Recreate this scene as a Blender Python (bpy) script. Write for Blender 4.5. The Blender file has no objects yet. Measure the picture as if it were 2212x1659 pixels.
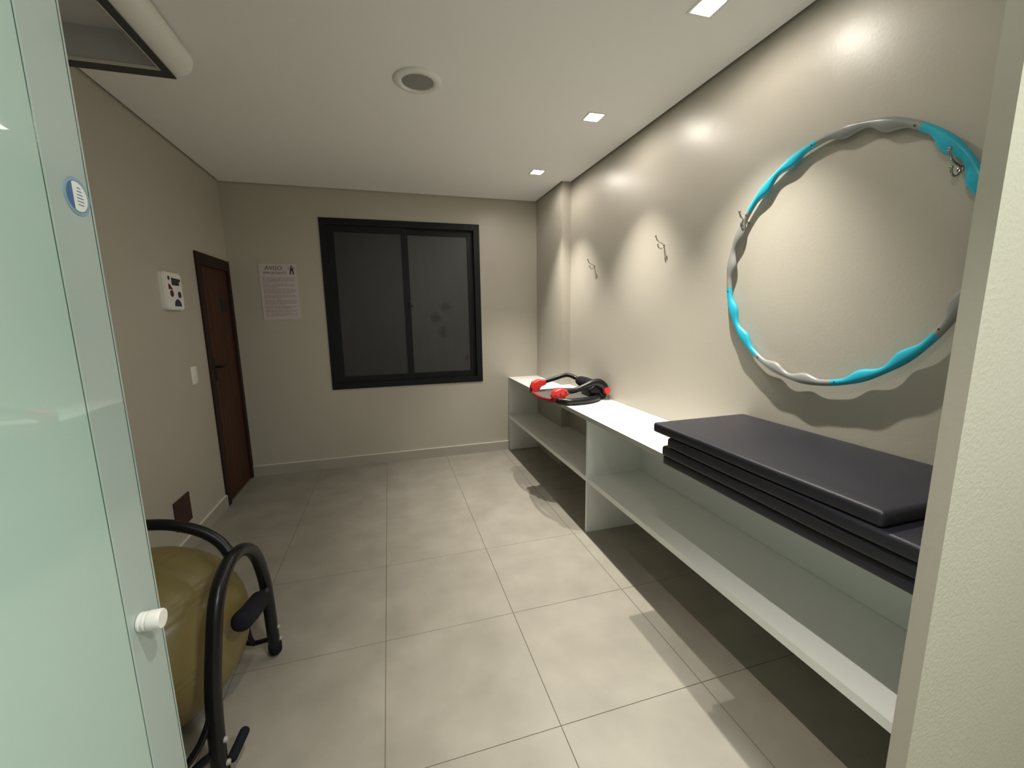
import bpy, bmesh, math, random
from mathutils import Vector, Matrix

C = bpy.context.scene.collection
SC = bpy.context.scene
EYE = 1.45            # camera height above the floor (metres)

# ------------------------------------------------------------------ camera
cam_data = bpy.data.cameras.new('camera')
cam_data.sensor_fit = 'HORIZONTAL'
cam_data.sensor_width = 36.0
cam_data.lens = 898.6 / 2212 * 36.0
cam_data.clip_start = 0.02
cam = bpy.data.objects.new('camera', cam_data)
C.objects.link(cam)
Rt = Vector((0.95911589, -0.28264583, -0.01442397))
Up = Vector((0.05968416, 0.1521837, 0.98654849))
Fw = Vector((0.27664873, 0.94707521, -0.16283128))
m = Matrix.Identity(4)
for i in range(3):
    m[i][0] = Rt[i]; m[i][1] = Up[i]; m[i][2] = -Fw[i]
m[2][3] = EYE
cam.matrix_world = m
SC.camera = cam

# ------------------------------------------------------------------ world, exposure
w = bpy.data.worlds.new('world')
SC.world = w
w.use_nodes = True
w.node_tree.nodes['Background'].inputs[0].default_value = (0.02, 0.025, 0.035, 1)
w.node_tree.nodes['Background'].inputs[1].default_value = 0.3
SC.view_settings.view_transform = 'Standard'
SC.view_settings.look = 'None'
SC.view_settings.gamma = 1.0
SC.view_settings.use_curve_mapping = False
SC.view_settings.exposure = 1.0

LAMP_W = 85.0
SPILL_W = 4.6
LAMP_COL = (1.0, 0.94, 0.84)
CORR_W = 16.0
CORR_COL = (0.92, 1.0, 0.98)

# ------------------------------------------------------------------ room numbers
XL, XR, YB, ZC = -1.296, 1.610, 4.234, EYE + 1.139
XP, YP = 1.5245, 3.566          # pilaster in the far right corner
YF1, YF0 = 0.536, 0.501         # front wall, room face and corridor face
XJ = 1.050                      # right jamb
BX = 1.197                      # bench front
LY = (1.492, 2.410, 3.385)      # downlights
LX = 1.227

# ------------------------------------------------------------------ materials
def mat(name, col, rough=0.5, metal=0.0, noise=None, bump=None, coat=0.0, spec=0.5, sheen=0):
    """noise=(scale, amount, second colour); bump=(scale, strength)"""
    M = bpy.data.materials.new(name); M.use_nodes = True
    nt = M.node_tree; b = nt.nodes['Principled BSDF']
    b.inputs['Base Color'].default_value = (*col, 1)
    b.inputs['Roughness'].default_value = rough
    b.inputs['Metallic'].default_value = metal
    b.inputs['Specular IOR Level'].default_value = spec
    b.inputs['Coat Weight'].default_value = coat
    b.inputs['Coat Roughness'].default_value = 0.05
    geo = nt.nodes.new('ShaderNodeNewGeometry')
    if noise:
        n = nt.nodes.new('ShaderNodeTexNoise'); n.inputs['Scale'].default_value = noise[0]
        n.inputs['Detail'].default_value = 6
        nt.links.new(geo.outputs['Position'], n.inputs['Vector'])
        r = nt.nodes.new('ShaderNodeValToRGB')
        r.color_ramp.elements[0].position = 0.5 - noise[1]; r.color_ramp.elements[1].position = 0.5 + noise[1]
        r.color_ramp.elements[0].color = (*col, 1); r.color_ramp.elements[1].color = (*noise[2], 1)
        nt.links.new(n.outputs['Fac'], r.inputs['Fac'])
        nt.links.new(r.outputs['Color'], b.inputs['Base Color'])
    if bump:
        n2 = nt.nodes.new('ShaderNodeTexNoise'); n2.inputs['Scale'].default_value = bump[0]
        n2.inputs['Detail'].default_value = 5
        nt.links.new(geo.outputs['Position'], n2.inputs['Vector'])
        bp = nt.nodes.new('ShaderNodeBump'); bp.inputs['Strength'].default_value = bump[1]
        bp.inputs['Distance'].default_value = 0.002
        nt.links.new(n2.outputs['Fac'], bp.inputs['Height'])
        nt.links.new(bp.outputs['Normal'], b.inputs['Normal'])
    return M

def emit_mat(name, col, s):
    M = bpy.data.materials.new(name); M.use_nodes = True
    nt = M.node_tree; nt.nodes.clear()
    e = nt.nodes.new('ShaderNodeEmission'); e.inputs[0].default_value = (*col, 1); e.inputs[1].default_value = s
    o = nt.nodes.new('ShaderNodeOutputMaterial'); nt.links.new(e.outputs[0], o.inputs[0])
    return M

def glass_mat(name, col, tr):
    """frosted (acid etched) glass: milky body, polished room-side face"""
    M = bpy.data.materials.new(name); M.use_nodes = True
    nt = M.node_tree; b = nt.nodes['Principled BSDF']; out = nt.nodes['Material Output']
    b.inputs['Base Color'].default_value = (*col, 1)
    b.inputs['Roughness'].default_value = 0.45
    b.inputs['Specular IOR Level'].default_value = 0.35
    b.inputs['Coat Weight'].default_value = 1.0
    b.inputs['Coat Roughness'].default_value = 0.02
    t = nt.nodes.new('ShaderNodeBsdfTranslucent'); t.inputs[0].default_value = (*col, 1)
    mx = nt.nodes.new('ShaderNodeMixShader'); mx.inputs[0].default_value = tr
    nt.links.new(b.outputs[0], mx.inputs[1]); nt.links.new(t.outputs[0], mx.inputs[2])
    nt.links.new(mx.outputs[0], out.inputs[0])
    return M

def wood_mat(name, a, b2):
    M = bpy.data.materials.new(name); M.use_nodes = True
    nt = M.node_tree; b = nt.nodes['Principled BSDF']
    geo = nt.nodes.new('ShaderNodeNewGeometry')
    mp = nt.nodes.new('ShaderNodeMapping'); mp.inputs['Scale'].default_value = (40, 40, 1.5)
    n = nt.nodes.new('ShaderNodeTexNoise'); n.inputs['Scale'].default_value = 1.0; n.inputs['Detail'].default_value = 7
    r = nt.nodes.new('ShaderNodeValToRGB')
    r.color_ramp.elements[0].position = 0.35; r.color_ramp.elements[1].position = 0.65
    r.color_ramp.elements[0].color = (*a, 1); r.color_ramp.elements[1].color = (*b2, 1)
    nt.links.new(geo.outputs['Position'], mp.inputs['Vector']); nt.links.new(mp.outputs[0], n.inputs['Vector'])
    nt.links.new(n.outputs['Fac'], r.inputs['Fac']); nt.links.new(r.outputs['Color'], b.inputs['Base Color'])
    b.inputs['Roughness'].default_value = 0.6
    b.inputs['Specular IOR Level'].default_value = 0.2
    return M

def stain_mat(name, col, rough, spots, streak):
    """dull window film with soft round dirt marks at fixed places (x, z, radius)"""
    M = mat(name, col, rough)
    nt = M.node_tree; b = nt.nodes['Principled BSDF']
    geo = nt.nodes.new('ShaderNodeNewGeometry')
    sep = nt.nodes.new('ShaderNodeSeparateXYZ'); nt.links.new(geo.outputs['Position'], sep.inputs[0])
    mp = nt.nodes.new('ShaderNodeMapping'); mp.inputs['Scale'].default_value = (9, 1, 1.6)
    nt.links.new(geo.outputs['Position'], mp.inputs['Vector'])
    n = nt.nodes.new('ShaderNodeTexNoise'); n.inputs['Scale'].default_value = 1.6; n.inputs['Detail'].default_value = 6
    nt.links.new(mp.outputs[0], n.inputs['Vector'])
    r = nt.nodes.new('ShaderNodeValToRGB')
    r.color_ramp.elements[0].position = 0.3; r.color_ramp.elements[1].position = 0.75
    r.color_ramp.elements[0].color = (*[c * (1 - streak) for c in col], 1); r.color_ramp.elements[1].color = (*[c * (1 + streak) for c in col], 1)
    nt.links.new(n.outputs['Fac'], r.inputs['Fac'])
    last = r.outputs['Color']
    wob = nt.nodes.new('ShaderNodeTexNoise'); wob.inputs['Scale'].default_value = 22; wob.inputs['Detail'].default_value = 3
    nt.links.new(geo.outputs['Position'], wob.inputs['Vector'])
    for (x, z, rad, ax) in spots:
        cmb = nt.nodes.new('ShaderNodeCombineXYZ')
        nt.links.new(sep.outputs['X'], cmb.inputs[0]); nt.links.new(sep.outputs['Z'], cmb.inputs[1])
        mpp = nt.nodes.new('ShaderNodeMapping'); mpp.inputs['Location'].default_value = (-x / (rad * ax), -z / rad, 0)
        mpp.inputs['Scale'].default_value = (1 / (rad * ax), 1 / rad, 1)
        nt.links.new(cmb.outputs[0], mpp.inputs['Vector'])
        ln = nt.nodes.new('ShaderNodeVectorMath'); ln.operation = 'LENGTH'; nt.links.new(mpp.outputs[0], ln.inputs[0])
        ad = nt.nodes.new('ShaderNodeMath'); ad.operation = 'MULTIPLY_ADD'; ad.inputs[1].default_value = 1.6; ad.inputs[2].default_value = -0.8
        nt.links.new(wob.outputs['Fac'], ad.inputs[0])
        ad2 = nt.nodes.new('ShaderNodeMath'); ad2.operation = 'ADD'
        nt.links.new(ln.outputs['Value'], ad2.inputs[0]); nt.links.new(ad.outputs[0], ad2.inputs[1])
        mr = nt.nodes.new('ShaderNodeMapRange'); mr.inputs['From Min'].default_value = 0.3; mr.inputs['From Max'].default_value = 1.1
        mr.inputs['To Min'].default_value = 0.8; mr.inputs['To Max'].default_value = 0.0
        nt.links.new(ad2.outputs[0], mr.inputs['Value'])
        mx = nt.nodes.new('ShaderNodeMixRGB'); mx.inputs[2].default_value = (*[c * 0.25 for c in col], 1)
        nt.links.new(mr.outputs[0], mx.inputs[0]); nt.links.new(last, mx.inputs[1]); last = mx.outputs[0]
    nt.links.new(last, b.inputs['Base Color'])
    return M

M_WALL = mat('wall_paint', (0.46, 0.430, 0.368), 0.37, noise=(2.0, 0.4, (0.49, 0.458, 0.392)), bump=(90, 0.2), spec=0.42)
M_CEIL = mat('ceiling_paint', (0.91, 0.905, 0.885), 0.8, bump=(160, 0.15))
M_CORR = mat('corridor_plaster', (0.56, 0.525, 0.43), 0.75, noise=(3, .35, (0.60, 0.563, 0.465)), bump=(110, 0.8))
M_TILE = mat('floor_tile', (0.275, 0.254, 0.214), 0.42, noise=(4.6, 0.22, (0.355, 0.329, 0.281)), bump=(60, 0.08))
M_GROUT = mat('grout', (0.16, 0.14, 0.11), 0.9)
M_BASE = mat('baseboard_tile', (0.36, 0.33, 0.28), 0.5, noise=(3, .3, (0.42, 0.39, 0.335)))
M_BASETOP = mat('baseboard_edge', (0.75, 0.72, 0.65), 0.6)
M_WHITE = mat('white_melamine', (0.88, 0.89, 0.87), 0.3)
M_EDGE = mat('melamine_edge', (0.50, 0.50, 0.46), 0.4)
M_PLASTIC = mat('white_plastic', (0.82, 0.82, 0.78), 0.35)
M_BLACK = mat('black_aluminium', (0.0045, 0.0055, 0.007), 0.5, spec=0.25)
M_ROOF = mat('lamp_back_plate', (0.10, 0.095, 0.09), 0.6)
M_WOOD = wood_mat('dark_wood', (0.046, 0.019, 0.009), (0.072, 0.029, 0.014))
M_WOODF = wood_mat('darker_wood', (0.020, 0.009, 0.007), (0.032, 0.014, 0.010))
M_GLASS_L = stain_mat('frosted_window_left', (0.026, 0.027, 0.027), 0.45, [], 0.10)
M_GLASS_R = stain_mat('frosted_window_right', (0.044, 0.046, 0.047), 0.45,
                      [(0.575, EYE + 0.090, 0.058, 1.4), (0.465, EYE - 0.020, 0.066, .95), (0.530, EYE - 0.160, 0.060, .9), (0.77, EYE - .43, .04, .7)], 0.10)
M_MAT = mat('mat_vinyl', (0.017, 0.017, 0.026), 0.42, noise=(8, .4, (0.022, 0.022, 0.031)), bump=(400, 0.3), spec=0.4)
M_CHROME = mat('chrome', (0.45, 0.42, 0.38), 0.18, metal=1.0)
M_BLUE = mat('aqua_plastic', (0.025, 0.42, 0.58), 0.3)
M_GREY = mat('grey_plastic', (0.27, 0.275, 0.265), 0.32)
M_TUBE = mat('black_gloss_paint', (0.007, 0.007, 0.008), 0.3, spec=0.35)
M_FOAM = mat('black_foam', (0.010, 0.0095, 0.015), 0.85, bump=(500, .5), spec=0.2)
M_RED = mat('red_plastic', (0.75, 0.035, 0.03), 0.3)
M_DRED = mat('dark_red_plastic', (0.22, 0.012, 0.02), 0.35)
M_PLATE = mat('grey_plate', (0.085, 0.085, 0.075), 0.5)
M_BALL = mat('ochre_ball', (0.19, 0.145, 0.048), 0.38, bump=(90, 0.1))
M_CLEAR = mat('clear_cap', (0.35, 0.34, 0.30), 0.15)
M_PAPER = mat('paper', (0.57, 0.51, 0.515), 0.5)
M_INK = mat('ink', (0.05, 0.03, 0.035), 0.6)
M_INKG = mat('grey_ink', (0.30, 0.26, 0.26), 0.6)
M_MAROON = mat('maroon_plate', (0.045, 0.012, 0.012), 0.5)
M_DISPLAY = mat('black_display', (0.008, 0.007, 0.006), 0.2)
M_BTN_RED = mat('red_button', (0.10, 0.008, 0.015), 0.4)
M_BTN_BLUE = mat('blue_button', (0.02, 0.04, 0.09), 0.4)
M_BTN_NAVY = mat('navy_button', (0.012, 0.016, 0.07), 0.4)
M_STBLUE = mat('sticker_blue', (0.03, 0.13, 0.30), 0.4)
M_STPALE = mat('sticker_pale_blue', (0.22, 0.36, 0.48), 0.4)
M_STWHITE = mat('sticker_white', (0.80, 0.82, 0.78), 0.4)
M_GRILLE = mat('speaker_grille', (0.30, 0.29, 0.27), 0.6, bump=(900, .6))
M_RIM = mat('dark_grey_rim', (0.030, 0.032, 0.036), 0.5)
M_LINER = mat('grey_liner', (0.60, 0.60, 0.60), 0.6)
M_GLASS_A = glass_mat('frosted_glass', (0.53, 0.64, 0.61), 0.22)
M_GLASS_B = glass_mat('frosted_glass_green', (0.55, 0.74, 0.67), 0.22)
M_GEDGE = mat('glass_edge', (0.05, 0.10, 0.08), 0.2)
M_BULB = emit_mat('bulb', (1.0, 0.95, 0.86), 30.0)
M_PANEL = emit_mat('corridor_panel', CORR_COL, 6.0)

# ------------------------------------------------------------------ mesh helpers
def box(bm, x0, x1, y0, y1, z0, z1, bev=0.0, seg=1):
    r = bmesh.ops.create_cube(bm, size=1.0)
    vs = r['verts']
    for v in vs:
        v.co = Vector(((x0 + x1) / 2 + v.co.x * (x1 - x0), (y0 + y1) / 2 + v.co.y * (y1 - y0), (z0 + z1) / 2 + v.co.z * (z1 - z0)))
    if bev > 0:
        es = list({e for v in vs for e in v.link_edges})
        bmesh.ops.bevel(bm, geom=es, offset=bev, segments=seg, affect='EDGES', profile=0.5)
    return bm

def prism(bm, pts, axis, a, b):
    """extrude the polygon pts (2D) along axis from a to b"""
    def P(p, t):
        if axis == 'x': return Vector((t, p[0], p[1]))
        if axis == 'y': return Vector((p[0], t, p[1]))
        return Vector((p[0], p[1], t))
    va = [bm.verts.new(P(p, a)) for p in pts]; vb = [bm.verts.new(P(p, b)) for p in pts]
    n = len(pts)
    bm.faces.new(va); bm.faces.new(list(reversed(vb)))
    for i in range(n):
        bm.faces.new((va[i], vb[i], vb[(i + 1) % n], va[(i + 1) % n]))
    bmesh.ops.recalc_face_normals(bm, faces=bm.faces)
    return bm

def smooth_pts(pts, sub=6, closed=False):
    P = [Vector(p) for p in pts]; n = len(P); out = []
    rng = range(n if closed else n - 1)
    for i in rng:
        if closed: a, b, c, d = P[(i - 1) % n], P[i], P[(i + 1) % n], P[(i + 2) % n]
        else: a, b, c, d = P[max(i - 1, 0)], P[i], P[i + 1], P[min(i + 2, n - 1)]
        for k in range(sub):
            t = k / sub
            out.append(0.5 * ((2 * b) + (c - a) * t + (2 * a - 5 * b + 4 * c - d) * t * t + (3 * b - a - 3 * c + d) * t ** 3))
    if not closed: out.append(P[-1])
    return out

def tube(bm, pts, rad, seg=12, closed=False, sub=6, dome=True, smooth=True):
    P = smooth_pts(pts, sub, closed) if smooth else [Vector(p) for p in pts]
    n = len(P); rings = []
    rf = rad if callable(rad) else (lambda t: rad)
    T = []
    for i in range(n):
        a = P[(i - 1) % n] if (closed or i > 0) else P[0]
        b = P[(i + 1) % n] if (closed or i < n - 1) else P[-1]
        T.append((b - a).normalized())
    ref = Vector((0, 0, 1)) if abs(T[0].z) < 0.9 else Vector((1, 0, 0))
    N = (ref - T[0] * ref.dot(T[0])).normalized()
    for i in range(n):
        N = (N - T[i] * N.dot(T[i])).normalized(); B = T[i].cross(N)
        r = rf(i / (n - 1 if n > 1 else 1))
        rings.append([bm.verts.new(P[i] + (N * math.cos(a) + B * math.sin(a)) * r) for a in [2 * math.pi * k / seg for k in range(seg)]])
    m_ = n if closed else n - 1
    for i in range(m_):
        A, Bq = rings[i], rings[(i + 1) % n]
        off = 0
        if closed and i == n - 1:
            off = min(range(seg), key=lambda o: (A[0].co - Bq[o].co).length)
        for k in range(seg):
            bm.faces.new((A[k], A[(k + 1) % seg], Bq[(k + 1 + off) % seg], Bq[(k + off) % seg]))
    if not closed:
        for end, ring, s in ((0, rings[0], -1), (1, rings[-1], 1)):
            t = T[0] * -1 if end == 0 else T[-1]
            r = rf(float(end)); c = P[0] if end == 0 else P[-1]
            prev = ring
            if dome:
                for q in (0.5, 0.85):
                    nr = [bm.verts.new(c + (v.co - c) * math.sqrt(1 - q * q) + t * r * q * 0.8) for v in ring]
                    for k in range(seg):
                        bm.faces.new((prev[k], prev[(k + 1) % seg], nr[(k + 1) % seg], nr[k]))
                    prev = nr
            bm.faces.new(prev)
    bmesh.ops.recalc_face_normals(bm, faces=bm.faces)
    return bm

def lathe(bm, prof, seg=32, M=None, cap=True):
    """prof = [(r, h)] around local z; M places it"""
    M = M or Matrix.Identity(4); rings = []
    for r, h in prof:
        if r < 1e-6: rings.append([bm.verts.new(M @ Vector((0, 0, h)))])
        else: rings.append([bm.verts.new(M @ Vector((r * math.cos(2 * math.pi * k / seg), r * math.sin(2 * math.pi * k / seg), h))) for k in range(seg)])
    for A, B in zip(rings[:-1], rings[1:]):
        for k in range(seg):
            a0, a1 = A[k % len(A)], A[(k + 1) % len(A)]; b0, b1 = B[k % len(B)], B[(k + 1) % len(B)]
            f = [a0]
            for v in (a1, b1, b0):
                if v not in f: f.append(v)
            if len(f) > 2: bm.faces.new(f)
    bmesh.ops.recalc_face_normals(bm, faces=bm.faces)
    return bm

def frame_of(origin, zdir, xdir=None):
    z = Vector(zdir).normalized()
    x = Vector(xdir) if xdir else (Vector((0, 0, 1)) if abs(z.z) < .9 else Vector((1, 0, 0)))
    x = (x - z * x.dot(z)).normalized(); y = z.cross(x)
    M = Matrix.Identity(4)
    for i in range(3): M[i][0] = x[i]; M[i][1] = y[i]; M[i][2] = z[i]; M[i][3] = origin[i]
    return M

def obj(name, bm, material, parent=None, smooth=False, kind=None, label=None):
    me = bpy.data.meshes.new(name); bm.to_mesh(me); bm.free()
    if smooth:
        me.polygons.foreach_set('use_smooth', [True] * len(me.polygons))
        try: me.set_sharp_from_angle(angle=math.radians(smooth if smooth is not True else 50))
        except Exception: pass
    me.materials.append(material)
    o = bpy.data.objects.new(name, me); C.objects.link(o)
    if parent:
        o.parent = parent
        o.matrix_parent_inverse = parent.matrix_world.inverted() if parent.type != 'EMPTY' else Matrix.Translation(-Vector(parent.location))
    if kind: o['kind'] = kind
    if label: o['label'] = label
    return o

def B(): return bmesh.new()
def bxo(name, dims, material, parent=None, bev=0.0, seg=1, smooth=False, kind=None, label=None):
    return obj(name, box(B(), *dims, bev=bev, seg=seg), material, parent, smooth, kind, label)

def thing(name, label, cat, loc, group=None):
    o = bpy.data.objects.new(name, None); o.empty_display_size = 0.05; C.objects.link(o)
    o.location = loc; o['label'] = label; o['category'] = cat
    if group: o['group'] = group
    return o

def tag(o, label, cat, group=None):
    o['label'] = label; o['category'] = cat
    if group: o['group'] = group
    return o

def slab_with_holes(axis_cuts_u, axis_cuts_v, holes, place):
    """solid plate of cells; cells whose centre lies in a hole are left out. place(u,v,t) with t 0 or 1"""
    bm = B(); us, vs = sorted(set(axis_cuts_u)), sorted(set(axis_cuts_v))
    grid = {}
    def vt(i, j, t):
        if (i, j, t) not in grid: grid[(i, j, t)] = bm.verts.new(place(us[i], vs[j], t))
        return grid[(i, j, t)]
    def solid(i, j):
        if i < 0 or j < 0 or i >= len(us) - 1 or j >= len(vs) - 1: return False
        cu, cv = (us[i] + us[i + 1]) / 2, (vs[j] + vs[j + 1]) / 2
        return not any(h[0] < cu < h[1] and h[2] < cv < h[3] for h in holes)
    for i in range(len(us) - 1):
        for j in range(len(vs) - 1):
            if not solid(i, j): continue
            for t in (0, 1): bm.faces.new((vt(i, j, t), vt(i + 1, j, t), vt(i + 1, j + 1, t), vt(i, j + 1, t)))
            for (di, dj, a, b) in ((-1, 0, (i, j), (i, j + 1)), (1, 0, (i + 1, j), (i + 1, j + 1)), (0, -1, (i, j), (i + 1, j)), (0, 1, (i, j + 1), (i + 1, j + 1))):
                if not solid(i + di, j + dj):
                    bm.faces.new((vt(*a, 0), vt(*b, 0), vt(*b, 1), vt(*a, 1)))
    bmesh.ops.recalc_face_normals(bm, faces=bm.faces)
    return bm

# ================================================================== THE SETTING
CY0 = -1.35     # corridor goes back to here
CXL, CXR = -1.9, 2.6
ZTOP = ZC + 0.10
# floor: grout bed and single tiles
floor = obj('floor', box(B(), CXL, CXR, CY0, YB + .15, -0.05, -0.0025), M_GROUT, kind='structure')
TX0, TY0, TP, GAP = -0.0967, 1.173, 0.6033, 0.0023
TPY = 0.600
def tile_cuts(a, b, o, p):
    k0 = math.floor((a - o) / p) ; out = []
    for k in range(k0, k0 + 20):
        lo, hi = max(o + k * p + GAP / 2, a), min(o + (k + 1) * p - GAP / 2, b)
        if hi - lo > 0.02: out.append((lo, hi))
    return out
for (xa, xb, ya, yb) in ((XL, XR, YF1, YB), (CXL, CXR, CY0, YF0), (-0.5, XJ, YF0, YF1)):
    for (x0, x1) in tile_cuts(xa, xb, TX0, TP):
        for (y0, y1) in ([(ya, yb)] if yb - ya < .1 else tile_cuts(ya, yb, TY0, TPY)):
            bxo('tile', (x0, x1, y0, y1, -0.0025, 0.0), M_TILE, floor, bev=0.0009)

# dropped ceiling plate with square cut-outs, a shadow gap along the walls and the slab above
HO = 0.048
cutsx = [XL + .014, LX - HO, LX + HO, XR - .014]
cutsy = [YF1 + .0, YB - .014]
holes = []
for y in LY:
    cutsy += [y - HO, y + HO]; holes.append((LX - HO, LX + HO, y - HO, y + HO))
holes.append((XP - .014, XR, YP - .014, YB))
cutsx.append(XP - .014); cutsy.append(YP - .014)
ceiling = obj('ceiling', slab_with_holes(cutsx, cutsy, holes, lambda u, v, t: Vector((u, v, ZC + .018 * t))), M_CEIL, kind='structure')
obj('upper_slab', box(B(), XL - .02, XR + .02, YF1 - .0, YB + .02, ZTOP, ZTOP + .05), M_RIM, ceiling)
C4 = (0.34, 0.40)          # spotlight in the corridor ceiling just outside the opening
obj('ceiling_corridor', slab_with_holes([CXL, C4[0] - HO, C4[0] + HO, CXR], [CY0, C4[1] - HO, C4[1] + HO, YF1], [(C4[0] - HO, C4[0] + HO, C4[1] - HO, C4[1] + HO)],
    lambda u, v, t: Vector((u, v, ZC + .05 * t))), M_CEIL, kind='structure')

# walls
W1, W2, WZ1, WZ2 = -0.5445, 0.9174, EYE - .676, EYE + .889
wall_back = obj('wall_back', slab_with_holes([XL - .1, W1, W2, XR + .1], [0, WZ1, WZ2, ZTOP], [(W1, W2, WZ1, WZ2)],
                lambda u, v, t: Vector((u, YB + .14 * t, v))), M_WALL, kind='structure')
D1, DZ = 3.570, EYE + .487
wall_left = obj('wall_left', slab_with_holes([YF1, D1, YB], [0, DZ, ZTOP], [(D1, YB, 0, DZ)],
                lambda u, v, t: Vector((XL - .10 * t, u, v))), M_WALL, kind='structure')
wall_right = obj('wall_right', box(B(), XR, XR + .1, YF1, YB, 0, ZTOP), M_WALL, kind='structure')
obj('pilaster', box(B(), XP, XR, YP, YB, 0, ZTOP, bev=0.0), M_WALL, wall_right)
# front wall: narrow leaf of plaster round the opening, corridor side in pale plaster
wf = slab_with_holes([CXL, -0.52, XJ, CXR], [0, ZC], [(-0.52, XJ, 0, ZC)], lambda u, v, t: Vector((u, YF0 + (YF1 - YF0) * t, v)))
wall_front = obj('wall_front', wf, M_CORR, kind='structure')
wall_front.data.materials.append(M_WALL)
for p in wall_front.data.polygons:
    if p.normal.y > 0.5 or abs(p.normal.x) > .5: p.material_index = 1
obj('wall_corridor_back', box(B(), CXL, CXR, CY0 - .1, CY0, 0, ZC), M_CORR, kind='structure')
obj('wall_corridor_left', box(B(), CXL - .1, CXL, CY0 - .1, YF0, 0, ZC), M_CORR, kind='structure')
obj('wall_corridor_right', box(B(), CXR, CXR + .1, CY0 - .1, YF0, 0, ZC), M_CORR, kind='structure')

# baseboards (tile strips with a pale joint line on top)
BH = 0.095
bb = bxo('baseboard_back', (XL + .012, BX - .001, YB - .012, YB, 0, BH), M_BASE, kind='structure')
bxo('joint_line', (XL + .012, BX - .001, YB - .011, YB, BH, BH + .005), M_BASETOP, bb)
bl = bxo('baseboard_left', (XL, XL + .012, YF1, D1 - .006, 0, BH), M_BASE, kind='structure')
bxo('joint_line', (XL, XL + .011, YF1, D1 - .006, BH, BH + .005), M_BASETOP, bl)
bxo('end_strip', (XL, XL + .013, D1 - .006, D1 - .001, 0, BH + .005), M_BASETOP, bl)

# ------------------------------------------------------------------ window
win = obj('window_1', slab_with_holes([W1, W1 + .058, W2 - .058, W2], [WZ1, WZ1 + .058, WZ2 - .058, WZ2],
          [(W1 + .058, W2 - .058, WZ1 + .058, WZ2 - .058)], lambda u, v, t: Vector((u, YB - .010 + .085 * t, v))), M_BLACK, kind='structure')
def sash(x0, x1, z0, z1, y, gm, wl, wr):
    s = obj('sash', slab_with_holes([x0, x0 + wl, x1 - wr, x1], [z0, z0 + .058, z1 - .058, z1], [(x0 + wl, x1 - wr, z0 + .058, z1 - .058)],
            lambda u, v, t: Vector((u, y + .026 * t, v))), M_BLACK, win)
    bxo('pane', (x0 + wl, x1 - wr, y + .010, y + .016, z0 + .058, z1 - .058), gm, s)
    return s
sash(W1 + .058, 0.222, WZ1 + .058, WZ2 - .058, YB + .008, M_GLASS_L, .058, .058)
s2 = sash(0.165, W2 - .058, WZ1 + .058, WZ2 - .058, YB + .038, M_GLASS_R, .06, .058)
obj('latch', box(box(B(), 0.200, 0.222, YB - .004, YB + .008, EYE + .085, EYE + .135, bev=.003), 0.218, 0.240, YB - .002, YB + .006, EYE + .095, EYE + .112, bev=.002), M_BLACK, win)

# ------------------------------------------------------------------ brown door in the left wall
door = obj('door_1', slab_with_holes([D1, D1 + .075, YB - .045, YB], [0, DZ - .085, DZ], [(D1 + .075, YB - .045, 0, DZ - .085)],
           lambda u, v, t: Vector((XL + .012 - .10 * t, u, v))), M_WOODF, kind='structure')
leaf = bxo('door_leaf', (XL - .045, XL - .010, D1 + .076, YB - .046, .004, DZ - .086), M_WOOD, door)
for yy in (D1 + .20, D1 + .44):
    bxo('groove_strip', (XL - .010, XL - .0092, yy, yy + .003, .02, DZ - .11), M_WOODF, leaf)
bxo('door_stop', (XL - .010, XL + .002, D1 + .075, D1 + .090, 0, DZ - .085), M_WOOD, door, bev=.002)
bxo('plaque', (XL - .010, XL - .006, 4.00, 4.10, EYE + .065, EYE + .17), M_BLACK, leaf, bev=.001, label='small dark plaque')
hb = B(); box(hb, XL - .010, XL - .004, D1 + .125, D1 + .165, 0.98, 1.16, bev=.002)
tube(hb, [(XL - .004, D1 + .145, 1.09), (XL + .035, D1 + .145, 1.09), (XL + .042, D1 + .165, 1.09), (XL + .042, D1 + .26, 1.085)], .008, 8, sub=3)
obj('door_handle', hb, M_BLACK, leaf, smooth=True)

# ------------------------------------------------------------------ frosted glass leaves on the left, slid open along the view
GX, GY = -0.472, 0.921
GH = ZC - .006
da = bxo('door_2', (GX - .008, GX, -0.35, GY, 0.008, GH), M_GLASS_A, kind='structure')
bxo('polished_edge', (GX - .0082, GX + .0002, GY - .0070, GY - .0048, 0.008, GH), M_GEDGE, da)
db = bxo('door_3', (GX + .0055, GX + .0135, -0.60, 0.800, 0.008, GH), M_GLASS_B, kind='structure')
bxo('polished_edge', (GX + .0053, GX + .0137, 0.7935, 0.7955, 0.008, GH), M_GEDGE, db)
KM = frame_of((GX, .853, EYE - .548), (1, 0, 0), (0, 0, 1))
kb = lathe(B(), [(0, 0), (.0150, 0), (.0170, .001), (.0170, .004), (.0155, .005), (.0155, .007), (.0170, .008), (.0170, .011), (.0158, .012),
                 (.0158, .014), (.0178, .016), (.0178, .034), (.0165, .036), (0, .036)], 28, KM)
obj('door_knob', kb, M_PLASTIC, da, smooth=40, label='white ribbed round knob')
SM = frame_of((GX + .0002, .884, EYE + .200), (1, 0, 0), (0, 0, 1))
st = obj('sticker', lathe(B(), [(0, .0008), (.0295, .0008), (.030, 0), (0, 0)], 32, SM), M_STPALE, da, label='round blue and white sticker')
def disc_seg(r, a0, a1, h, n=16):
    bm = B(); pts = [(r * math.cos(a0 + (a1 - a0) * k / n), r * math.sin(a0 + (a1 - a0) * k / n)) for k in range(n + 1)]
    va = [bm.verts.new(SM @ Vector((p[0], p[1], h))) for p in pts]; bm.faces.new(va); return bm
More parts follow.
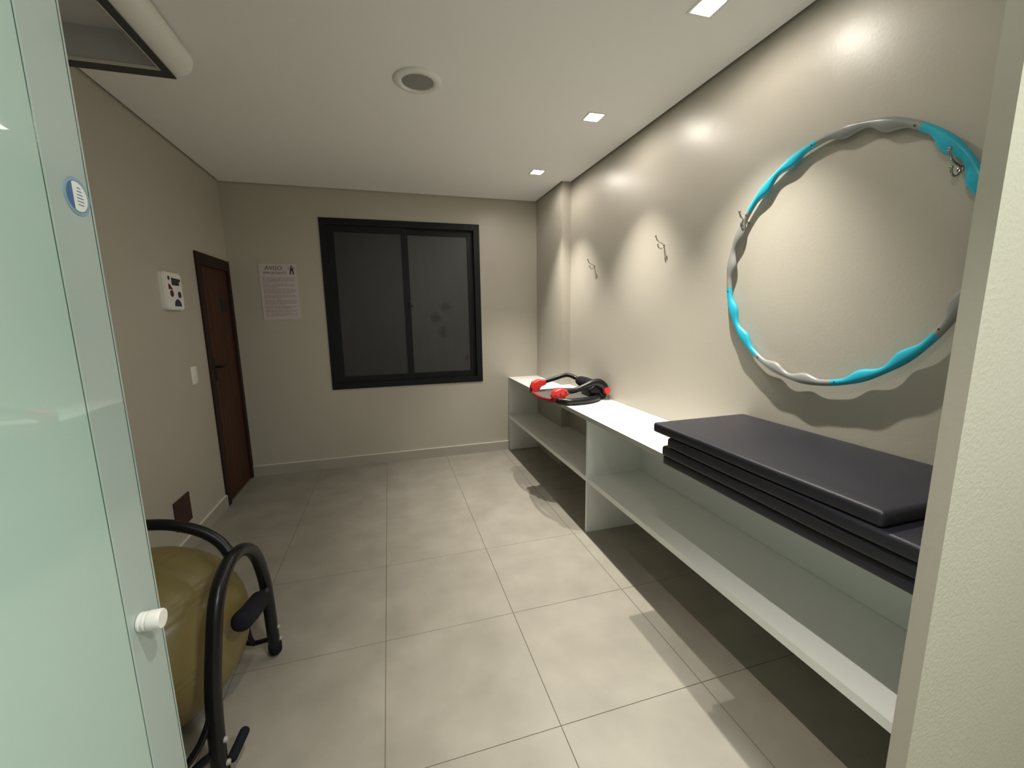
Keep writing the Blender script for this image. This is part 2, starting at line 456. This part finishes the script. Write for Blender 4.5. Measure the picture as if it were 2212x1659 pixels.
# local x = up, local y = towards... world -y or +y; blue half nearer, white half farther
ysign = (SM @ Vector((0, 1, 0)) - SM @ Vector((0, 0, 0))).y
s_ = 1 if ysign > 0 else -1
obj('sticker_disc', disc_seg(.0245, 0, 2 * math.pi - .001, .0010, 30), M_STBLUE, st)
wb = B(); pts = []
for k in range(13):
    a = math.radians(-115 + k * 230 / 12) + (0 if False else 0)
    pts.append((.0235 * math.sin(a) , s_ * .0235 * math.cos(a)))
va = [wb.verts.new(SM @ Vector((p[0], p[1] , .0012))) for p in pts]; wb.faces.new(va)
obj('sticker_field', wb, M_STWHITE, st)
lb = B()
for k in range(6):
    zz = .018 - k * .0052
    hw = .010 - abs(zz) * .25
    box(lb, GX + .0014, GX + .0016, .884 + .004 - hw * .6, .884 + .004 + hw, EYE + .196 + zz - .0007, EYE + .196 + zz + .0007)
obj('sticker_lettering', lb, M_STBLUE, st)

# ================================================================== THINGS
# ------------------------------------------------------------------ downlights
DLAB = ['square recessed spotlight nearest the camera, cut by the top edge of the photo',
        'square recessed spotlight in the middle of the row along the right wall',
        'square recessed spotlight farthest away, near the far right corner']
DLAB.append('square recessed spotlight in the corridor ceiling just outside the doorway')
for LX, y, lab in [(LX, y_, l_) for y_, l_ in zip(LY, DLAB)] + [(C4[0], C4[1], DLAB[3])]:
    t = thing('recessed_spotlight', lab, 'spotlight', (LX, y, ZC), 'square recessed spotlights')
    h = HO - .0005
    ho = .056
    obj('frame', slab_with_holes([LX - ho, LX - .0445, LX + .0445, LX + ho], [y - ho, y - .0445, y + .0445, y + ho],
        [(LX - .0445, LX + .0445, y - .0445, y + .0445)], lambda u, v, q: Vector((u, v, ZC - .0025 + .0022 * q))), M_PLASTIC, t)
    hb = slab_with_holes([LX - h, LX - .043, LX + .043, LX + h], [y - h, y - .043, y + .043, y + h],
        [(LX - .043, LX + .043, y - .043, y + .043)], lambda u, v, q: Vector((u, v, ZC - .001 + .036 * q)))
    obj('housing', hb, M_PLASTIC, t)
    bxo('back_plate', (LX - h, LX + h, y - h, y + h, ZC + .0352, ZC + .040), M_ROOF, t)
    obj('reflector_ring', lathe(B(), [(.026, .0005), (.036, .0005), (.037, .004), (.033, .005), (.027, .003), (.026, .0005)], 28, frame_of((LX, y, ZC + .036), (0, 0, -1))), M_CHROME, t, smooth=True)
    obj('bulb', lathe(B(), [(0, .010), (.014, .009), (.022, .005), (.026, 0), (0, 0)], 24, frame_of((LX, y, ZC + .036), (0, 0, -1))), M_BULB, t, smooth=True)
    L = bpy.data.lights.new('spot', 'SPOT'); L.energy = LAMP_W * (0.8 if y < 1 else 1); L.color = LAMP_COL
    L.spot_size = math.radians(77); L.spot_blend = 1.0; L.shadow_soft_size = .012
    lo = bpy.data.objects.new('lamp', L); C.objects.link(lo); lo.location = (LX, y, ZC + .012)
    L2 = bpy.data.lights.new('spill', 'POINT'); L2.energy = SPILL_W; L2.color = LAMP_COL; L2.shadow_soft_size = .012
    lo = bpy.data.objects.new('lamp_spill', L2); C.objects.link(lo); lo.location = (LX, y, ZC + .012)

# corridor panel light (just overhead behind the photographer)
pl = thing('panel_light', 'square flat ceiling light in the corridor, outside the room door', 'ceiling light', (1.0, -.60, ZC))
bxo('frame', (.85, 1.15, -.75, -.45, ZC - .012, ZC), M_PLASTIC, pl, bev=.003)
bxo('diffuser', (.865, 1.135, -.735, -.465, ZC - .014, ZC - .012), M_PANEL, pl)
L = bpy.data.lights.new('panel', 'AREA'); L.energy = CORR_W; L.color = CORR_COL; L.size = .26
lo = bpy.data.objects.new('panel_lamp', L); C.objects.link(lo); lo.location = (1.0, -.60, ZC - .02)

# ------------------------------------------------------------------ ceiling speaker
sx, sy = .207, 2.282
sp = thing('ceiling_speaker', 'round white ceiling fitting with grey mesh centre, above the middle of the room', 'speaker', (sx, sy, ZC))
SMt = frame_of((sx, sy, ZC), (0, 0, -1))
obj('rim', lathe(B(), [(.116, 0), (.116, .004), (.108, .010), (.090, .013), (.078, .011), (.0755, .006), (.0755, 0), (.116, 0)], 56, SMt), M_PLASTIC, sp, smooth=60)
obj('grille', lathe(B(), [(.0750, 0), (.0750, .007), (.04, .0085), (0, .009)], 48, SMt), M_GRILLE, sp, smooth=True)

# ------------------------------------------------------------------ ceiling mounted air conditioner
ZA = EYE + .999
ay0, ay1 = 1.15, 2.25
ac = thing('air_conditioner', 'white ceiling-hung air conditioner with rounded front and open dark-rimmed underside', 'air conditioner', (-1.02, 1.7, ZC))
x0, x1 = -1.272, -.792
obj('underside_rim', slab_with_holes([x0, x0 + .035, x1 - .030, x1], [ay0, ay0 + .035, ay1 - .060, ay1],
    [(x0 + .035, x1 - .030, ay0 + .035, ay1 - .060)], lambda u, v, t: Vector((u, v, ZA + .006 * t))), M_RIM, ac)
obj('casing', slab_with_holes([x0 + .004, x0 + .03, x1 - .025, x1 - .004], [ay0 + .004, ay0 + .03, ay1 - .058, ay1 - .004],
    [(x0 + .03, x1 - .025, ay0 + .03, ay1 - .058)], lambda u, v, t: Vector((u, v, ZA + .006 + (ZC - ZA - .008) * t))), M_LINER, ac)
bxo('inner_plate', (x0 + .03, x1 - .025, ay0 + .03, ay1 - .03, ZC - .012, ZC - .004), M_LINER, ac)
bxo('lip_trim', (x0 + .035, x1 - .030, ay1 - .062, ay1 - .0595, ZA - .0015, ZA + .010), M_BASETOP, ac)
bxo('lip_trim', (x1 - .0315, x1 - .0295, ay1 - .45, ay1 - .062, ZA - .0015, ZA + .010), M_BASETOP, ac)
nose = []
for k in range(15):
    a = math.radians(-90 + 180 * k / 14)
    nose.append((x1 + .006 + .066 * math.cos(a), ZA + .068 + .062 * math.sin(a)))
nb = B(); nose_poly = [(x1 - .003, ZA + .006)] + nose + [(x1 - .003, ZC - .008)]
prism(nb, nose_poly, 'y', ay0, ay1 - .012)
# rounded far end
obj('front_cover', nb, M_PLASTIC, ac, smooth=35)
eb = B()
rings = []
cx = x1 + .0; cz = ZA + .068
for j in range(5):
    q = j / 4; s = math.cos(q * math.pi / 2 * .92); yy = ay1 - .0125 + .030 * math.sin(q * math.pi / 2)
    rings.append([eb.verts.new((x1 - .003 + (px - x1 + .003) * s, yy, cz + (pz - cz) * s)) for px, pz in nose_poly])
n = len(nose_poly)
for a, b in zip(rings[:-1], rings[1:]):
    for k in range(n): eb.faces.new((a[k], a[(k + 1) % n], b[(k + 1) % n], b[k]))
eb.faces.new(rings[0]); eb.faces.new(rings[-1]); bmesh.ops.recalc_face_normals(eb, faces=eb.faces)
obj('end_cap', eb, M_PLASTIC, ac, smooth=60)

# ------------------------------------------------------------------ storage bench along the right wall
ZT = EYE - .650; TT = .028
bench = thing('storage_bench', 'long white open-shelf bench built along the right wall', 'bench', (1.4, 2.4, 0))
def notched(y0, y1, z0, z1):
    X0, X1 = BX, XR - .001
    if y1 > YP: poly = [(X0, y0), (X1, y0), (X1, YP - .001), (XP - .001, YP - .001), (XP - .001, y1), (X0, y1)]
    else: poly = [(X0, y0), (X1, y0), (X1, y1), (X0, y1)]
    return prism(B(), poly, 'z', z0, z1)
obj('bench_top', notched(YF1 + .002, YB - .001, ZT - TT, ZT), M_WHITE, bench)
ZS = EYE - 1.060
bxo('front_edge', (BX - .0012, BX, YF1 + .002, YB - .001, ZT - TT, ZT), M_EDGE, bench)
ya, yb_ = 2.363, 2.384
bxo('side_panel', (BX, XP - .001, YB - .022, YB - .001, 0, ZT - TT), M_WHITE, bench)
bxo('side_panel', (BX, XR - .001, ya, yb_, 0, ZT - TT), M_WHITE, bench)
bxo('side_panel', (BX, XR - .001, YF1 + .002, YF1 + .020, 0, ZT - TT), M_WHITE, bench)
sh = obj('shelf', notched(yb_, YB - .022, ZS - .032, ZS), M_WHITE, bench)
bxo('edge_band', (BX - .003, BX, yb_, YB - .001, ZS - .032, ZS), M_WHITE, sh)
sh = obj('shelf', notched(YF1 + .020, ya, ZS - .032, ZS), M_WHITE, bench)
bxo('edge_band', (BX - .003, BX, YF1 + .020, ya, ZS - .032, ZS), M_WHITE, sh)
bxo('added_back_panel', (XR - .008, XR - .001, YF1 + .021, ya - .001, ZS + .001, ZT - TT - .001), M_WHITE, bench)  # white panel added over the bare wall to brighten the near compartment

# ------------------------------------------------------------------ exercise mats
def soft_mat(x0, x1, y0, y1, z0, z1, seed, droop=0.0, twist=0.0):
    rnd = random.Random(seed); bm = B()
    nx, ny = 10, 18; th = z1 - z0; r = th * .26
    sec = []
    prof = [(0, 0)]
    def P(u, v, top):
        x = x0 + (x1 - x0) * u; y = y0 + (y1 - y0) * v
        z = z1 if top else z0
        return Vector((x, y, z))
    box(bm, x0, x1, y0, y1, z0, z1)
    bmesh.ops.subdivide_edges(bm, edges=[e for e in bm.edges if abs((e.verts[0].co - e.verts[1].co).y) > .5], cuts=ny, use_grid_fill=True)
    bmesh.ops.subdivide_edges(bm, edges=[e for e in bm.edges if abs((e.verts[0].co - e.verts[1].co).x) > .3], cuts=nx, use_grid_fill=True)
    sharp = [e for e in bm.edges if len(e.link_faces) == 2 and e.calc_face_angle(0) > .8]
    bmesh.ops.bevel(bm, geom=sharp, offset=r, segments=4, affect='EDGES', profile=.5)
    cx, cy = (x0 + x1) / 2, (y0 + y1) / 2
    for v in bm.verts:
        w_ = .0012 * math.sin(v.co.y * 11 + seed * 2.1) * (1 if v.co.x < x0 + .02 else 0)
        v.co.x += w_
        if droop and v.co.x < BX: v.co.z -= droop * ((BX - v.co.x) / (BX - x0)) ** 2
        dx, dy = v.co.x - cx, v.co.y - cy
        v.co.x = cx + dx * math.cos(twist) - dy * math.sin(twist); v.co.y = cy + dx * math.sin(twist) + dy * math.cos(twist)
    return bm
mats = [('black exercise mat at the bottom of the stack, directly on the white bench', 1.118, 1.600, .545, 1.492, .0435, .0035, 0.0),
        ('black exercise mat second from the bottom of the stack on the bench', 1.106, 1.596, .548, 1.484, .043, .002, 0.003),
        ('black exercise mat second from the top of the stack, tucked in at its far end', 1.102, 1.594, .543, 1.450, .042, .001, -0.002),
        ('black exercise mat topmost of the stack, shifted towards the window', 1.104, 1.598, .640, 1.548, .0425, 0.0, 0.0)]
z = ZT + .0004
for i, (lab, a, b, c, d, th, dr, tw) in enumerate(mats):
    o = obj('exercise_mat', soft_mat(a, b, c, d, z, z + th, i, dr, tw), M_MAT, smooth=50)
    tag(o, lab, 'mat', 'stack of black mats on the bench')
    z += th + .0006

# ------------------------------------------------------------------ wall hooks
HK = [(3.110, EYE + .379, 'chrome double wall hook farthest from the camera, empty, near the pilaster'),
      (2.226, EYE + .402, 'empty chrome double wall hook between the far hook and the hoop'),
      (1.607, EYE + .398, 'chrome double wall hook holding the left side of the hoop'),
      (0.864, EYE + .398, 'chrome double wall hook holding the right side of the hoop')]
for (hy, hz, lab) in HK:
    t = thing('wall_hook', lab, 'hook', (XR, hy, hz), 'chrome hooks on the right wall')
    obj('base_plate', lathe(B(), [(0, .0), (.009, .0), (.009, .002), (.007, .004), (0, .0045)], 18, frame_of((XR, hy, hz), (-1, 0, 0))), M_CHROME, t, smooth=True)
    ub = B()
    tube(ub, [(XR - .002, hy, hz + .002), (XR - .012, hy, hz + .008), (XR - .030, hy, hz + .014), (XR - .048, hy, hz + .026), (XR - .058, hy, hz + .046)], .0032, 8, sub=4)
    bmesh.ops.create_uvsphere(ub, u_segments=10, v_segments=8, radius=.0058, matrix=Matrix.Translation((XR - .059, hy, hz + .049)))
    obj('upper_arm', ub, M_CHROME, t, smooth=True)
    ub = B()
    tube(ub, [(XR - .002, hy, hz - .002), (XR - .008, hy, hz - .014), (XR - .022, hy, hz - .022), (XR - .036, hy, hz - .016), (XR - .042, hy, hz - .002)], .0030, 8, sub=4)
    bmesh.ops.create_uvsphere(ub, u_segments=10, v_segments=8, radius=.0052, matrix=Matrix.Translation((XR - .042, hy, hz + .001)))
    obj('lower_arm', ub, M_CHROME, t, smooth=True)

# ------------------------------------------------------------------ wavy hula hoop
HC = Vector((XR - .0255, 1.222, EYE + .178)); HR = .452
hoop = thing('hula_hoop', 'wavy hoop in alternating aqua and grey segments hanging on two wall hooks', 'hula hoop', HC)
bounds = [9.5, 54.5, 99, 143.5, 188, 235, 280.5, 326]
for i, a0 in enumerate(bounds):
    a1 = bounds[(i + 1) % 8] + (360 if i == 7 else 0)
    bm = B(); n = 34; seg = 14; prev = None
    for k in range(n + 1):
        t = k / n; a = math.radians(a0 + (a1 - a0) * t)
        er = Vector((0, -math.cos(a), math.sin(a)))           # seen from the room, 0 deg points to the near end
        tilt = 0.003 * math.sin(a)
        lobe = (.5 - .5 * math.cos(4 * math.pi * min(max((t - .10) / .80, 0), 1)))
        ri = .0125 + .0185 * lobe                              # inward half size
        ro = .0125 + .002 * lobe
        rx = .0115 + .0035 * lobe
        ring = []
        for q in range(seg):
            b = 2 * math.pi * q / seg; cr, cs = math.cos(b), math.sin(b)
            rad = ro * cr if cr > 0 else ri * cr
            ring.append(bm.verts.new(HC + er * (HR + rad) + Vector((tilt + rx * cs, 0, 0))))
        if prev:
            for q in range(seg): bm.faces.new((prev[q], prev[(q + 1) % seg], ring[(q + 1) % seg], ring[q]))
        else: bm.faces.new(ring)
        prev = ring
    bm.faces.new(prev); bmesh.ops.recalc_face_normals(bm, faces=bm.faces)
    aqua = i % 2 == 0
    s = obj('segment', bm, M_BLUE if aqua else M_GREY, hoop, smooth=60, label='aqua segment' if aqua else 'grey segment')
    a = math.radians(a0 + 2.2); er = Vector((0, -math.cos(a), math.sin(a)))
    p = HC + er * (HR - .002) + Vector((-.0115 + .003 * math.sin(a), 0, 0))
    obj('snap_button', lathe(B(), [(0, -.001), (.003, -.001), (.003, .0008), (0, .0012)], 12, frame_of(p, (-1, 0, 0))), M_RIM, s)

# ------------------------------------------------------------------ folded abdominal exerciser on the bench
E0 = EYE
ex = thing('abdominal_exerciser', 'folded black and red abdominal exerciser lying on the far part of the white bench', 'exerciser', (1.33, 3.0, ZT))
zb = ZT + .0256
obj('base_bow', tube(B(), [(1.150, 3.255, zb), (1.098, 3.150, zb), (1.082, 3.02, zb), (1.092, 2.90, zb), (1.150, 2.775, zb)], .012, 12), M_DRED, ex, smooth=True, label='dark red front bow')
obj('base_tube', tube(B(), [(1.160, 2.765, zb), (1.225, 2.715, zb), (1.355, 2.718, zb), (1.47, 2.775, zb), (1.545, 2.89, zb), (1.568, 3.03, zb), (1.558, 3.14, zb)],
    .0245, 14), M_TUBE, ex, smooth=True)
pbm = B(); prism(pbm, [(1.205, 2.735), (1.36, 2.730), (1.46, 2.785), (1.535, 2.90), (1.552, 3.03), (1.54, 3.17), (1.48, 3.26), (1.38, 3.295), (1.22, 3.285), (1.13, 3.22), (1.098, 3.10), (1.096, 2.98), (1.115, 2.86)], 'z', ZT + .006, ZT + .024)
obj('base_plate', pbm, M_PLATE, ex)
def bracket(pts, y0, y1):
    bm = B(); prism(bm, pts, 'y', y0, y1)
    bmesh.ops.bevel(bm, geom=list(bm.edges), offset=.008, segments=3, affect='EDGES', profile=.5)
    return bm
zz = E0
for (fx_, fy_) in ((1.142, 2.792), (1.120, 3.236)):
    obj('joint_foot', tube(B(), [(fx_, fy_, ZT + .024), (fx_, fy_, ZT + .066)], .0205, 14, sub=2), M_DRED, ex, smooth=True, label='dark red joint socket')
b1 = obj('joint_bracket', bracket([(1.140, zz - .640), (1.118, zz - .590), (1.135, zz - .552), (1.185, zz - .535), (1.230, zz - .548), (1.258, zz - .580), (1.225, zz - .598), (1.215, zz - .645)], 2.775, 2.835), M_RED, ex, smooth=40, label='red plastic joint')
for (px, pz) in ((1.180, zz - .578), (1.222, zz - .568)):
    obj('screw', lathe(B(), [(0, 0), (.006, 0), (.006, .001), (0, .002)], 12, frame_of((px, 2.774, pz), (0, -1, 0))), M_RIM, b1)
obj('joint_bracket', bracket([(1.120, zz - .630), (1.100, zz - .590), (1.118, zz - .548), (1.165, zz - .530), (1.225, zz - .535), (1.235, zz - .570), (1.185, zz - .590), (1.170, zz - .630)], 3.195, 3.255), M_RED, ex, smooth=40, label='red plastic joint')
obj('side_arm', tube(B(), [(1.215, 3.225, zz - .553), (1.323, 3.225, zz - .528), (1.400, 3.222, zz - .508), (1.445, 3.21, zz - .508), (1.485, 3.17, zz - .528), (1.50, 3.11, zz - .548)], .0185, 12), M_TUBE, ex, smooth=True)
obj('foam_pad', tube(B(), [(1.500, 3.13, zz - .545), (1.515, 3.05, zz - .550), (1.528, 2.95, zz - .552)], lambda t: .023 + .022 * math.sin(math.pi * (.22 + .6 * t)), 14), M_FOAM, ex, smooth=True)
obj('side_arm', tube(B(), [(1.235, 2.805, zz - .566), (1.31, 2.805, zz - .560), (1.400, 2.805, zz - .530), (1.465, 2.808, zz - .512), (1.520, 2.812, zz - .520), (1.560, 2.82, zz - .555), (1.572, 2.84, zz - .590)],
    lambda t: .0205 + .012 * min(1, max(0, (t - .3) * 3)), 12), M_TUBE, ex, smooth=True)
hbm = B(); prism(hbm, [(1.455, ZT + .004), (1.585, ZT + .004), (1.598, ZT + .055), (1.586, ZT + .098), (1.500, ZT + .116), (1.440, ZT + .080)], 'y', 2.83, 2.99)
bmesh.ops.bevel(hbm, geom=list(hbm.edges), offset=.010, segments=3, affect='EDGES', profile=.5)
obj('pivot_housing', hbm, M_TUBE, ex, smooth=40)
cb = B(); prism(cb, [(1.540, zz - .572), (1.552, zz - .548), (1.578, zz - .552), (1.592, zz - .576), (1.582, zz - .596), (1.556, zz - .600)], 'y', 2.775, 2.81)
bmesh.ops.bevel(cb, geom=list(cb.edges), offset=.004, segments=2, affect='EDGES')
obj('end_cap', cb, M_RED, ex, smooth=40, label='red end cap')

# ------------------------------------------------------------------ gym ball
BR = .318; BC = Vector((-.900, 1.640, BR))
bb_ = B(); bmesh.ops.create_uvsphere(bb_, u_segments=72, v_segments=150, radius=BR)
# moulded ribs: fine rings round an axis that lies towards the upper right
for v in bb_.verts:
    th = math.acos(max(-1, min(1, v.co.z / BR))); d = math.degrees(th) - 90
    g = 0
    for c_ in (-38, -34, -2, 3, 8, 38, 42): g += math.exp(-((d - c_) / 1.0) ** 2)
    v.co *= 1 - .007 * g
bb_.transform(Matrix.Translation(BC) @ Vector((.365, -.176, -.547)).to_track_quat('Z', 'Y').to_matrix().to_4x4())
tag(obj('exercise_ball', bb_, M_BALL, smooth=True), 'large ochre yellow gym ball inside the black tube frame beside the glass door', 'ball')

# ------------------------------------------------------------------ black tube abdominal frame standing round the ball
fr = thing('rocker_frame', 'black steel tube abdominal rocker frame on the floor around the yellow ball', 'exerciser', (-.905, 1.57, 0))
arch = [(-0.585, 1.307, .024), (-0.585, 1.302, .105), (-0.584, 1.325, .31), (-0.582, 1.364, .44), (-0.579, 1.408, .551), (-0.576, 1.475, .611), (-0.571, 1.56, .632),
        (-0.565, 1.660, .603), (-0.561, 1.745, .530), (-0.558, 1.797, .411), (-0.557, 1.817, .292), (-0.557, 1.827, .107), (-0.556, 1.835, .024)]
MXc = -1.812
def mir(p): return (MXc - p[0], p[1], p[2])
for side in (0, 1):
    f = mir if side else (lambda p: p)
    s = obj('side_arch', tube(B(), [f(p) for p in arch], .0232, 16, sub=5), M_TUBE, fr, smooth=True)
    for (py, lo_) in ((1.302, .0), (1.835, .0)):
        x = f((-.5855 if py < 1.5 else -.5565, 0, 0))[0]
        obj('rubber_foot', tube(B(), [(x, py, .0265), (x, py, .062)], .0265, 14, sub=2), M_FOAM, s, smooth=True)
    sg = 1 if side == 0 else -1
    for (py, zc_) in ((1.300, .088), (1.303, .168), (1.833, .078), (1.826, .140)):
        x = f((-.585 if py < 1.5 else -.557, 0, 0))[0]
        obj('bolt_cap', lathe(B(), [(0, 0), (.009, 0), (.009, .006), (.006, .010), (0, .011)], 12, frame_of((x + sg * .0215, py, zc_), (sg, 0, 0))), M_CLEAR, s, smooth=40)
cr = [(-.574, 1.565, .625), (-.612, 1.590, .676), (-.668, 1.600, .722), (-.744, 1.600, .758), (-.82, 1.6, .772), (-.906, 1.6, .776)]
cr = cr + [mir(p) for p in reversed(cr[:-1])]
obj('handle_bow', tube(B(), cr, .0185, 14, sub=5), M_TUBE, fr, smooth=True)
# foot rails that run under the ball from arch to arch
for (py, zc_, r_) in ((1.30, .135, .0125), (1.836, .083, .0105)):
    dy = -.09 if py < 1.5 else .06
    pts = [(-.585 if py < 1.5 else -.557, py, zc_), (-.64, py + dy * .3, zc_ - .02), (-.72, py + dy, .05), (-.906, py + dy * 1.35, .032)]
    pts = pts + [mir(p) for p in reversed(pts[:-1])]
    obj('foot_rail', tube(B(), pts, r_, 10, sub=5), M_TUBE, fr, smooth=True)
# inner braces
for side in (0, 1):
    f = mir if side else (lambda p: p)
    obj('brace', tube(B(), [f(p) for p in [(-.586, 1.326, .33), (-.592, 1.312, .26), (-.618, 1.290, .19), (-.660, 1.268, .135)]], .0105, 10, sub=4), M_TUBE, fr, smooth=True)
    obj('brace', tube(B(), [f(p) for p in [(-.640, 1.852, .060), (-.652, 1.850, .10), (-.655, 1.850, .15)]], .0095, 10, sub=4), M_TUBE, fr, smooth=True)
ft = obj('foot_grip', tube(B(), [(-.558, 1.322, .075), (-.546, 1.352, .092), (-.536, 1.380, .106)], .0150, 12, sub=4), M_FOAM, fr, smooth=True)
pad = obj('arm_pad', tube(B(), [(-.536, 1.475, .440), (-.536, 1.55, .415), (-.536, 1.655, 0.388)], .035, 18, sub=4), M_FOAM, fr, smooth=True, label='thick black foam pad')
obj('pad_stem', tube(B(), [(-.541, 1.65, .388), (-.545, 1.74, .365), (-.557, 1.812, .335)], .0135, 10, sub=4), M_TUBE, pad, smooth=True)

# ------------------------------------------------------------------ poster on the back wall
px0, px1, pz0, pz1 = -1.062, -.758, EYE - .008, EYE + .478
po = tag(bxo('notice_poster', (px0, px1, YB - .004, YB - .001, pz0, pz1), M_PAPER), 'white printed notice sheet on the far wall between brown door and window', 'notice')
def text(name, s, x, z, size, material, parent, y):
    cu = bpy.data.curves.new(name, 'FONT'); cu.body = s; cu.size = size; cu.extrude = 0.0002; cu.resolution_u = 2
    to = bpy.data.objects.new('tmp', cu); C.objects.link(to)
    bpy.context.view_layer.update()
    me = bpy.data.meshes.new_from_object(to.evaluated_get(bpy.context.evaluated_depsgraph_get()))
    bpy.data.objects.remove(to)
    me.transform(Matrix.Translation((x, y, z)) @ Matrix.Rotation(math.radians(90), 4, 'X'))
    me.materials.append(material); me.name = name
    o = bpy.data.objects.new(name, me); C.objects.link(o); o.parent = parent
    return o
text('title_text', 'AVISO', px0 + .048, pz1 - .052, .050, M_INK, po, YB - .0043)
text('subtitle_text', 'IMPORTANTE', px0 + .034, pz1 - .088, .030, M_INK, po, YB - .0043)
ib = B(); ix, iz = px0 + .262, pz1 - .022
for k in range(1):
    lathe(ib, [(0, 0), (.0085, 0), (.0085, .0006), (0, .0006)], 18, frame_of((ix, YB - .004, iz), (0, -1, 0)))
box(ib, ix - .014, ix + .014, YB - .0046, YB - .004, iz - .040, iz - .011)
box(ib, ix - .017, ix - .006, YB - .0046, YB - .004, iz - .068, iz - .040)
box(ib, ix + .006, ix + .017, YB - .0046, YB - .004, iz - .068, iz - .040)
box(ib, ix - .028, ix - .022, YB - .0046, YB - .004, iz - .014, iz - .006)
box(ib, ix + .022, ix + .028, YB - .0046, YB - .004, iz - .014, iz - .006)
obj('person_symbol', ib, M_INK, po)
lb = B(); rnd = random.Random(4); zl = pz1 - .118
para = [5, 4, 5, 4, 5, 3, 3, 3, 3]
for pn in para:
    for k in range(pn):
        if zl < pz0 + .02: break
        xx = px0 + .022
        end = px1 - .022 - (rnd.uniform(.03, .14) if k == pn - 1 else 0)
        while xx < end - .012:
            wl = rnd.uniform(.010, .034); box(lb, xx, min(xx + wl, end), YB - .0045, YB - .0040, zl - .0042, zl); xx += wl + .005
        zl -= .0092
    zl -= .007
obj('printed_text', lb, M_INKG, po, kind='stuff')

# ------------------------------------------------------------------ control panel on the left wall
cy0, cy1, cz0, cz1 = 3.030, 3.256, EYE + .064, EYE + .292
cpb = B(); pts = []
def rrect(a0, a1, b0, b1, r, n=5):
    out = []
    for (cx_, cy_, s0) in ((a1 - r, b1 - r, 0), (a0 + r, b1 - r, 90), (a0 + r, b0 + r, 180), (a1 - r, b0 + r, 270)):
        for k in range(n + 1):
            a = math.radians(s0 + 90 * k / n); out.append((cx_ + r * math.cos(a), cy_ + r * math.sin(a)))
    return out
prism(cpb, rrect(cy0, cy1, cz0, cz1, .022), 'x', XL, XL + .028)
bmesh.ops.bevel(cpb, geom=[e for e in cpb.edges if all(v.co.x > XL + .02 for v in e.verts)], offset=.006, segments=2, affect='EDGES')
cp = thing('control_panel', 'white wall control panel with black display and coloured buttons', 'control panel', (XL, (cy0 + cy1) / 2, cz0))
obj('housing', cpb, M_PLASTIC, cp, smooth=40)
fx = XL + .0281
def onp(name, poly, material, label=None):
    return obj(name, prism(B(), poly, 'x', fx - .002, fx + .0018), material, cp, label=label)
W_, Hh = cy1 - cy0, cz1 - cz0
def cu_(u, v): return (cy0 + u * W_, cz0 + v * Hh)
onp('display', [cu_(.40, .86), cu_(.90, .84), cu_(.90, .78), cu_(.82, .77), cu_(.80, .66), cu_(.40, .66)], M_DISPLAY, 'black display window')
onp('indicator', [cu_(.20, .87), cu_(.27, .90), cu_(.31, .86), cu_(.28, .78), cu_(.22, .80)], M_DISPLAY)
onp('arrow_button', [cu_(.20, .67), cu_(.25, .69), cu_(.42, .545), cu_(.20, .545)], M_BTN_RED)
def disc(u, v, r, n=18): return [(cy0 + u * W_ + r * math.cos(2 * math.pi * k / n), cz0 + v * Hh + r * math.sin(2 * math.pi * k / n)) for k in range(n)]
onp('round_button', disc(.34, .435, .021), M_BTN_RED, 'dark red round button')
onp('round_button', disc(.77, .415, .021), M_BTN_BLUE, 'blue round button')
hp = [(cy0 + .62 * W_ + .044 * math.cos(math.radians(a)), cz0 + .10 * Hh + .044 * math.sin(math.radians(a))) for a in range(0, 181, 15)]
onp('half_round_button', hp, M_BTN_NAVY, 'navy half-round button')

# ------------------------------------------------------------------ switch, maroon plate
sw = tag(bxo('light_switch', (XL, XL + .009, 3.272, 3.355, EYE - .432, EYE - .312), M_PLASTIC, bev=.003, seg=2, smooth=40), 'small white rectangular light switch plate beside the brown door', 'switch')
bxo('rocker', (XL + .009, XL + .012, 3.298, 3.330, EYE - .400, EYE - .344), M_PLASTIC, sw, bev=.001)
tag(bxo('outlet_cover', (XL, XL + .010, 2.805, 3.000, EYE - 1.262, EYE - 1.080), M_MAROON, bev=.002), 'dark maroon square cover plate low on the left wall above the baseboard', 'wall plate')

bpy.context.view_layer.update()
